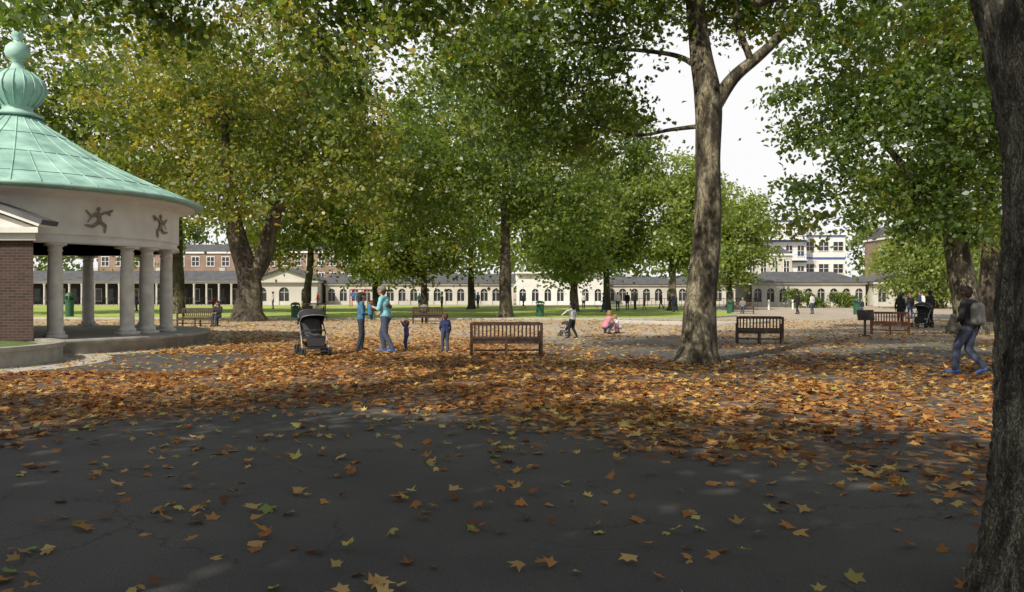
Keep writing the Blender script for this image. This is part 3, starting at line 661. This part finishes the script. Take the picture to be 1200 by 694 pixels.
# ------------------------------------------------------------ people
SK=mat('skin',(.45,.26,.18),.55,.08,8,.03); SK2=mat('skin_dark',(.10,.055,.035),.5,.08,8,.03)
def cm(n,c,v=.2): return mat(n,c,.85,v,14,.3)
C_={k:cm(k,c) for k,c in dict(denim=(.05,.065,.11),denim_dark=(.03,.036,.055),blue_jacket=(.05,.15,.26),turquoise=(.20,.48,.54),navy=(.025,.04,.12),purple=(.08,.06,.2),black_cloth=(.014,.014,.016),
   white_cloth=(.6,.58,.58),pink=(.5,.2,.25),grey_cloth=(.16,.16,.15),red_cloth=(.4,.04,.04),hair_dark=(.02,.014,.01),hair_brown=(.07,.04,.02),hair_fair=(.25,.16,.07),shoe=(.03,.03,.035),shoe_blue=(.06,.12,.35),bag=(.09,.085,.075),lip=(.3,.1,.08),eye=(.01,.01,.01)).items()}
def capsule_mesh(mb,p0,r0,p1,r1,seg=12):
    p0=Vector(p0);p1=Vector(p1); d=p1-p0
    if d.length<1e-5: d=Vector((0,0,1e-4))
    t=d.normalized(); P=[];rr=[]
    for k in range(1,4): a=math.pi/2*k/4-math.pi/2; P.append(p0+t*(r0*math.sin(a))); rr.append(r0*math.cos(a))
    P.append(p0);rr.append(r0);P.append(p0+d);rr.append(r1)
    for k in range(1,4): a=math.pi/2*k/4; P.append(p0+d+t*(r1*math.sin(a))); rr.append(r1*math.cos(a))
    ref=Vector((1,0,0)) if abs(t.x)<.7 else Vector((0,1,0)); u=t.cross(ref).normalized(); w=t.cross(u)
    v=[];f=[]
    for p,r in zip(P,rr):
        for j in range(seg): a=2*math.pi*j/seg; v.append(p+u*(r*math.cos(a))+w*(r*math.sin(a)))
    n=len(P)
    for i in range(n-1):
        for j in range(seg): k=(j+1)%seg; f.append((i*seg+j,i*seg+k,(i+1)*seg+k,(i+1)*seg+j))
    f.append(list(range(seg))[::-1]); f.append([(n-1)*seg+j for j in range(seg)]); mb.add(v,f)
def fuse(name,caps,mats,voxel,parent,smooth=3):
    labs=list(mats.keys()); mb=MB()
    for l,p0,r0,p1,r1 in caps: capsule_mesh(mb,p0,r0,p1,r1)
    tmp=addmesh('tmp',mb.v,mb.f,M_white)
    md=tmp.modifiers.new('r','REMESH'); md.mode='VOXEL'; md.voxel_size=voxel
    ms=tmp.modifiers.new('s','SMOOTH'); ms.factor=.5; ms.iterations=smooth
    dg=bpy.context.evaluated_depsgraph_get(); me=bpy.data.meshes.new_from_object(tmp.evaluated_get(dg))
    bpy.data.objects.remove(tmp)
    n=len(me.polygons); c=np.zeros(n*3); me.polygons.foreach_get('center',c); c=c.reshape(-1,3)
    best=np.full(n,1e9); bi=np.zeros(n,int)
    for l,p0,r0,p1,r1 in caps:
        a=np.array(p0,float); d=np.array(p1,float)-a; t=np.clip(((c-a)@d)/max(d@d,1e-9),0,1)
        s=np.linalg.norm(c-a-t[:,None]*d,axis=1)-(r0+(r1-r0)*t); k=s<best; best[k]=s[k]; bi[k]=labs.index(l)
    me.materials.clear()
    for l in labs: me.materials.append(mats[l])
    me.polygons.foreach_set('material_index',bi.astype(np.int32)); me.polygons.foreach_set('use_smooth',[True]*n); me.update()
    o=bpy.data.objects.new(name,me); col.objects.link(o); o.parent=parent; return o
def V3(*a): return np.array(a,float)
def figure(name,loc,yaw,H,top,bot,hair,pose={},skin=None,shoe='shoe',sleeve='long',hairlen=0,head=1.0,voxel=.012,extra=(),hy=0,bulk=1.0,cap=None):
    e=empty(name,loc); e.rotation_euler[2]=yaw; s=H/1.75; e.scale=(s,s,s)
    J=dict(pel=(0,0,.95),ch=(0,.01,1.28),nk=(0,0,1.45),hd=(0,.02,1.61),shL=(-.175,0,1.40),shR=(.175,0,1.40),elL=(-.235,-.03,1.12),elR=(.235,-.03,1.12),wrL=(-.25,.05,.88),wrR=(.25,.05,.88),
        hpL=(-.09,0,.93),hpR=(.09,0,.93),knL=(-.10,.03,.50),knR=(.10,.03,.50),anL=(-.10,-.02,.085),anR=(.10,-.02,.085),tL=(-.12,.17,.035),tR=(.12,.17,.035)); J.update(pose)
    J={k:V3(*v) for k,v in J.items()}; b=bulk; cp=[]; A=lambda l,p,r,q,r2:cp.append((l,p,r,q,r2))
    o=V3(.065,0,0); nk,ch,pel=J['nk'],J['ch'],J['pel']
    for sg in (-1,1):
        A('top',ch+sg*o*1.15,.115*b,pel*.55+ch*.45+sg*o*.8,.10*b); A('top',pel*.55+ch*.45+sg*o*.8,.10*b,pel+sg*o*1.1+V3(0,0,.03),.112*b)
        A('bot',pel+sg*o*1.2,.10*b,J['hp'+'LR'[sg>0]],.10*b)
    A('top',J['shL']*.9+nk*.1,.068*b,J['shR']*.9+nk*.1,.068*b); A('top',(J['shL']+nk)/2,.06,(J['shR']+nk)/2,.06)
    A('top',ch+V3(0,0,.05),.12*b,nk-V3(0,0,.07),.075)
    hd=J['hd']; A('skin',nk-V3(0,0,.03),.056,hd-V3(0,0,.05),.052)
    for k in 'LR':
        A('top',J['sh'+k],.062*b,J['el'+k],.048*b)
        if sleeve=='long': A('top',J['el'+k],.048*b,J['wr'+k],.036*b)
        else: A('skin',J['el'+k],.041,J['wr'+k],.028)
        A('bot',J['hp'+k],.102*b,J['kn'+k],.070*b); A('bot',J['kn'+k],.070*b,J['an'+k]+V3(0,0,.03),.056*b)
        an,tt=J['an'+k],J['t'+k]; A('shoe',an-V3(0,0,.02),.048,tt,.036); A('shoe',an-V3(0,0,.035)-(tt-an)*.25,.042,tt-V3(0,0,.0),.034)
        w=J['wr'+k]; d=w-J['el'+k]; d/=np.linalg.norm(d)
        side=np.cross(d,V3(1,0,0)); 
        if np.linalg.norm(side)<.2: side=np.cross(d,V3(0,0,1))
        side/=np.linalg.norm(side); pn=np.cross(d,side); pn*= (1 if (pn[0]>0)==(k=='L') else -1)
        if side[1]<0: side=-side
        for q in (-.026,0,.026): A('skin',w+d*.015+side*q*.5,.021,w+d*.085+side*q,.015)
        for q,ln in ((-.034,.055),(-.012,.072),(.012,.078),(.034,.07)):
            f0=w+d*.09+side*q; f1=f0+d*ln*.55+pn*.008; f2=f1+d*ln*.38+pn*.026; A('skin',f0,.0105,f1,.010); A('skin',f1,.010,f2,.009)
        t0=w+d*.03+side*.03; t1=t0+d*.03+side*.03+pn*.008; t2=t1+d*.03+side*.008+pn*.008; A('skin',t0,.014,t1,.012); A('skin',t1,.012,t2,.010)
    ca,sa=math.cos(hy),math.sin(hy); h_=head*1.0
    def h(x,y,z): x*=h_;y*=h_;z*=h_; return hd+V3(x*ca-y*sa,x*sa+y*ca,z)
    A('skin',h(0,-.02,.03),.088*h_,h(0,.02,.02),.084*h_); A('skin',h(0,.02,0),.075*h_,h(0,.04,-.06),.048*h_); A('skin',h(0,.095,.01),.012*h_,h(0,.115,-.018),.015*h_)
    for sg in (-1,1):
        A('skin',h(sg*.088,0,.015),.015*h_,h(sg*.09,-.005,-.02),.012*h_); A('eye',h(sg*.028,.096,.02),.011*h_,h(sg*.036,.094,.02),.011*h_)
    A('lip',h(-.018,.086,-.052),.009*h_,h(.018,.086,-.052),.009*h_)
    if cap: A(cap,h(0,-.025,.055),.098*h_,h(0,.02,.06),.09*h_); A(cap,h(-.04,.10,.055),.014,h(.04,.10,.055),.014); A(cap,h(-.03,.14,.045),.012,h(.03,.14,.045),.012)
    else: A('hair',h(0,-.03,.055),.095*h_,h(0,.022,.062),.086*h_)
    A('hair',h(0,-.045,.02),.09*h_,h(0,-.045,-.03),.07*h_)
    if hairlen:
        for x in (-.05,0,.05): A('hair',h(x,-.05,.0),.07*h_,h(x*1.2,-.06,-hairlen),.045*h_)
    for x in extra: cp.append(x)
    mats=dict(top=C_[top],bot=C_[bot],hair=C_[hair],skin=skin or SK,shoe=C_[shoe],eye=C_['eye'],lip=C_['lip'])
    for x in list(extra)+([(cap,)] if cap else []): mats[x[0]]=C_[x[0]]
    fuse('body',cp,mats,voxel/s if voxel>.02 else voxel,e); return e
figure('woman',(-4.25,22.4,0),-PI/2+.3,1.66,'blue_jacket','denim_dark','hair_dark',dict(knL=(-.10,.06,.5),anL=(-.11,.02,.085),tL=(-.13,.2,.035),elR=(.23,.02,1.13),wrR=(.14,.22,1.10),knR=(.1,0,.5),anR=(.12,-.10,.085),tR=(.14,.08,.035)),hairlen=.16,bulk=1.05)
figure('man',(-3.45,21.8,0),PI/2-.25,1.84,'turquoise','denim','hair_brown',dict(ch=(0,.05,1.27),nk=(0,.08,1.44),hd=(0,.12,1.60),shL=(-.175,.06,1.40),shR=(.175,.06,1.40),elL=(-.26,.10,1.14),wrL=(-.2,.28,1.20),elR=(.26,.02,1.14),wrR=(.22,.22,1.05),
    knR=(.10,.16,.52),anR=(.12,.10,.10),tR=(.13,.28,.04),knL=(-.10,-.02,.50),anL=(-.10,-.22,.10),tL=(-.12,-.05,.035)),sleeve='short',shoe='shoe_blue',cap='grey_cloth',bulk=1.12,
    extra=[('blue_jacket',V3(-.2,.36,1.22),.06,V3(-.22,.34,1.02),.07),('blue_jacket',V3(-.15,.36,1.15),.05,V3(-.12,.36,.92),.05),('bag',V3(-.1,-.07,1.25),.06,V3(.1,-.07,1.2),.06)])
figure('toddler',(-2.98,22.5,0),PI/2-.1,.84,'purple','navy','hair_brown',dict(hd=(0,.02,1.60),elL=(-.27,.12,1.50),wrL=(-.25,.22,1.68),elR=(.27,.12,1.48),wrR=(.26,.24,1.62),knR=(.11,.14,.52),anR=(.12,.05,.1),tR=(.13,.22,.04)),head=1.5,voxel=.014,bulk=1.3)
figure('child',(-1.85,22.1,0),.4,1.06,'navy','denim','hair_brown',dict(elL=(-.24,.04,1.14),wrL=(-.18,.2,1.02),elR=(.25,.0,1.12),wrR=(.26,.12,.92),knL=(-.1,.1,.5),anL=(-.1,.12,.09),tL=(-.12,.3,.04)),head=1.35,voxel=.014,bulk=1.12)
figure('girl',(2.17,28.6,0),.9,1.28,'white_cloth','black_cloth','hair_dark',dict(elL=(-.42,.05,1.34),wrL=(-.62,.1,1.22),elR=(.3,0,1.14),wrR=(.34,.1,.92),knL=(-.12,.12,.52),anL=(-.16,.1,.09),tL=(-.18,.28,.04),anR=(.14,-.16,.1),tR=(.16,0,.035)),head=1.2,voxel=.014,hairlen=.12,bulk=1.1)
crouch=dict(pel=(0,-.1,.35),ch=(0,.08,.66),nk=(0,.16,.82),hd=(0,.22,.97),shL=(-.17,.14,.78),shR=(.17,.14,.78),elL=(-.22,.3,.58),elR=(.22,.3,.58),wrL=(-.12,.46,.45),wrR=(.14,.48,.42),hpL=(-.09,-.1,.33),hpR=(.09,-.1,.33),knL=(-.16,.28,.52),knR=(.16,.28,.52),anL=(-.14,.02,.09),anR=(.14,.02,.09),tL=(-.16,.2,.035),tR=(.16,.2,.035))
figure('girl',(3.75,31.6,0),-.9,1.45,'pink','denim','hair_fair',crouch,head=1.15,voxel=.016,hairlen=.1)
figure('child',(4.3,32.3,0),.9,1.15,'white_cloth','pink','hair_fair',crouch,head=1.25,voxel=.016)
figure('man',(9.15,15.95,0),.55,1.78,'black_cloth','denim','hair_dark',dict(ch=(0,.03,1.28),nk=(0,.04,1.45),hd=(0,.06,1.61),elL=(-.27,.0,1.13),wrL=(-.22,.20,1.02),elR=(.27,-.10,1.13),wrR=(.27,-.02,.90),
    knR=(.10,.06,.50),anR=(.12,-.22,.14),tR=(.13,-.08,.04),knL=(-.10,.18,.53),anL=(-.11,.20,.09),tL=(-.13,.39,.045)),skin=SK2,bulk=1.15,shoe='shoe_blue',voxel=.010,
    extra=[('grey_cloth',V3(-.06,-.17,1.34),.09,V3(-.06,-.18,1.08),.10),('grey_cloth',V3(.07,-.17,1.34),.09,V3(.07,-.18,1.08),.10),('bag',V3(-.34,.12,1.16),.05,V3(-.36,.12,.92),.10),('bag',V3(-.34,.02,.95),.07,V3(-.34,.20,.92),.07)])
sit=dict(pel=(0,-.05,.50),ch=(0,-.06,.84),nk=(0,-.04,1.01),hd=(0,.0,1.17),shL=(-.175,-.05,.96),shR=(.175,-.05,.96),elL=(-.23,.05,.72),elR=(.23,.05,.72),wrL=(-.1,.26,.68),wrR=(.1,.28,.68),hpL=(-.09,-.02,.5),hpR=(.09,-.02,.5),knL=(-.1,.40,.52),knR=(.1,.40,.52),anL=(-.1,.42,.09),anR=(.1,.38,.09),tL=(-.11,.6,.035),tR=(.11,.56,.035))
figure('woman',(-14.25,38.55,0),PI-.15,1.68,'black_cloth','denim','hair_dark',sit,voxel=.018,hairlen=.15)
figure('man',(-4.6,41.65,0),.1,1.7,'grey_cloth','denim','hair_dark',sit,voxel=.02)
figure('man',(20.1,38.3,0),.3,1.76,'black_cloth','black_cloth','hair_dark',voxel=.018,skin=SK2,bulk=1.1)
figure('woman',(19.5,40,0),-.6,1.62,'black_cloth','black_cloth','hair_dark',voxel=.018,hairlen=.2)
walk=dict(knR=(.10,.12,.52),anR=(.12,.16,.09),tR=(.13,.34,.045),anL=(-.1,-.24,.12),tL=(-.11,-.1,.035),knL=(-.1,-.02,.5),wrL=(-.24,.2,.93),wrR=(.25,-.1,.9))
ppl=[(-38,66,'white_cloth','denim',0,sit),(-27.5,66,'black_cloth','denim',1,{}),(-27,72,'red_cloth','denim',1.2,walk),(-24,80,'white_cloth','navy',2,{}),(-10,86,'turquoise','denim',.4,walk),(-4.2,84,'black_cloth','denim',0,{}),(-3.6,84.3,'blue_jacket','denim',.8,{}),
 (5.8,78,'pink','denim',1.7,walk),(7.2,80,'white_cloth','black_cloth',.3,{}),(7.6,66,'black_cloth','navy',1.4,walk),(11,76,'black_cloth','denim',0,{}),(11.8,76.3,'grey_cloth','denim',2,{}),(12.6,75.8,'red_cloth','navy',2,walk),(13.4,66,'navy','denim',1,{}),
 (17.9,61.8,'grey_cloth','denim',2.8,sit),(21.5,60,'black_cloth','black_cloth',.5,walk),(23,61,'white_cloth','denim',.5,{}),(25.5,58,'black_cloth','denim',2,{}),(30,60,'black_cloth','denim',1,walk),(31,60.5,'navy','denim',1,walk),(25,50,'black_cloth','navy',0,{}),(27.5,56,'grey_cloth','denim',0,{}),(-14.2,56,'black_cloth','denim',3.1,sit),(-23.3,70,'blue_jacket','denim',0,sit),
 (-31,75,'pink','denim',.4,walk),(-33,70,'navy','denim',2.4,{}),(-20.5,84,'red_cloth','navy',1.4,walk),(-15,78,'white_cloth','denim',.7,walk),(-6.5,74,'grey_cloth','black_cloth',2,{}),(1.2,82,'blue_jacket','denim',1,walk),(9.3,70,'white_cloth','denim',.2,{}),(15,80,'navy','denim',1.5,walk),(20,72,'black_cloth','denim',.9,{}),(34,66,'white_cloth','denim',2,{})]
for i,(x,y,t,bo,yw,ps) in enumerate(ppl):
    figure('person',(x,y,0),yw,(1.6+.05*(i%4))*(.72 if i%5==2 else 1),t,bo,['hair_dark','hair_brown','hair_fair'][i%3],ps,voxel=.028)

for an,fl in ((-34,1),(-5,-1)):
    a=math.radians(an); e=empty('relief_figure',(0,0,0)); e.parent=pv; e.location=(4.69*math.cos(a),4.69*math.sin(a),3.42); e.rotation_euler[2]=a+PI/2; e.scale=(1,.5,1)
    f=fl; c=lambda p,r,q,r2:('b',V3(p[0]*f,0,p[1]),r,V3(q[0]*f,0,q[1]),r2)
    fuse('relief',[c((0,.42),.07,(.04,.24),.07),c((0,.56),.055,(.01,.58),.055),c((.02,.40),.04,(.22,.5),.03),c((.22,.5),.03,(.34,.42),.025),c((-.02,.40),.04,(-.2,.36),.03),c((-.2,.36),.03,(-.34,.5),.03),
       c((.03,.22),.06,(.2,.12),.045),c((.2,.12),.045,(.18,-.06),.035),c((0,.2),.06,(-.16,.08),.045),c((-.16,.08),.045,(-.36,.1),.03),c((-.1,.45),.03,(-.3,.2),.02),c((.3,.5),.05,(.4,.56),.03)],{'b':M_bronze},.014,e)

# ------------------------------------------------------------ light / world / camera
el=math.radians(42); hx,hyv=-.60,-.80
s=Vector((hx*math.cos(el),hyv*math.cos(el),math.sin(el))).normalized()
sl=bpy.data.lights.new('sun','SUN'); sl.energy=5.0; sl.angle=math.radians(.5); sl.color=(1,.93,.80)
so=bpy.data.objects.new('sun',sl); so.rotation_euler=(-s).to_track_quat('-Z','Y').to_euler(); col.objects.link(so); so.location=(0,0,60)
w=bpy.data.worlds.new('World'); sc.world=w; w.use_nodes=True; nt=w.node_tree; bg=nt.nodes['Background']
sk=nn(nt,'ShaderNodeTexSky'); sk.sky_type='NISHITA'; sk.sun_disc=False; sk.sun_elevation=el; sk.sun_rotation=math.atan2(s.x,s.y)%(2*PI); sk.dust_density=3; sk.air_density=1.0
# bright haze near the horizon, clearer overhead, broken by cloud
tcw=nn(nt,'ShaderNodeTexCoord'); nw=nn(nt,'ShaderNodeTexNoise'); nw.inputs['Scale'].default_value=1.6; nw.inputs['Detail'].default_value=5; nt.links.new(tcw.outputs['Generated'],nw.inputs['Vector'])
sz=nn(nt,'ShaderNodeSeparateXYZ'); nt.links.new(tcw.outputs['Generated'],sz.inputs[0])
rw=nn(nt,'ShaderNodeMapRange'); rw.inputs[1].default_value=.3; rw.inputs[2].default_value=.65; rw.inputs[3].default_value=.95; rw.inputs[4].default_value=.15; nt.links.new(sz.outputs[2],rw.inputs[0])
ra=nn(nt,'ShaderNodeMath',operation='MULTIPLY_ADD'); ra.inputs[1].default_value=.5; ra.inputs[2].default_value=-.2; ra.use_clamp=True; nt.links.new(nw.outputs['Fac'],ra.inputs[0])
rb=nn(nt,'ShaderNodeMath',operation='ADD'); rb.use_clamp=True; nt.links.new(rw.outputs[0],rb.inputs[0]); nt.links.new(ra.outputs[0],rb.inputs[1])
mw=nn(nt,'ShaderNodeMixRGB'); mw.inputs[2].default_value=(11.5,11.5,11.6,1); nt.links.new(rb.outputs[0],mw.inputs[0]); nt.links.new(sk.outputs[0],mw.inputs[1]); nt.links.new(mw.outputs[0],bg.inputs[0])
bg.inputs[1].default_value=.085
cam=bpy.data.cameras.new('camera'); cam.lens=28; cam.sensor_width=36; cam.clip_end=3000; cam.clip_start=.05
co=bpy.data.objects.new('camera',cam); co.location=(0,0,1.65); co.rotation_euler=(math.radians(90-.25),0,0); col.objects.link(co); sc.camera=co
sc.view_settings.view_transform='Standard'; sc.view_settings.look='None'; sc.view_settings.exposure=0
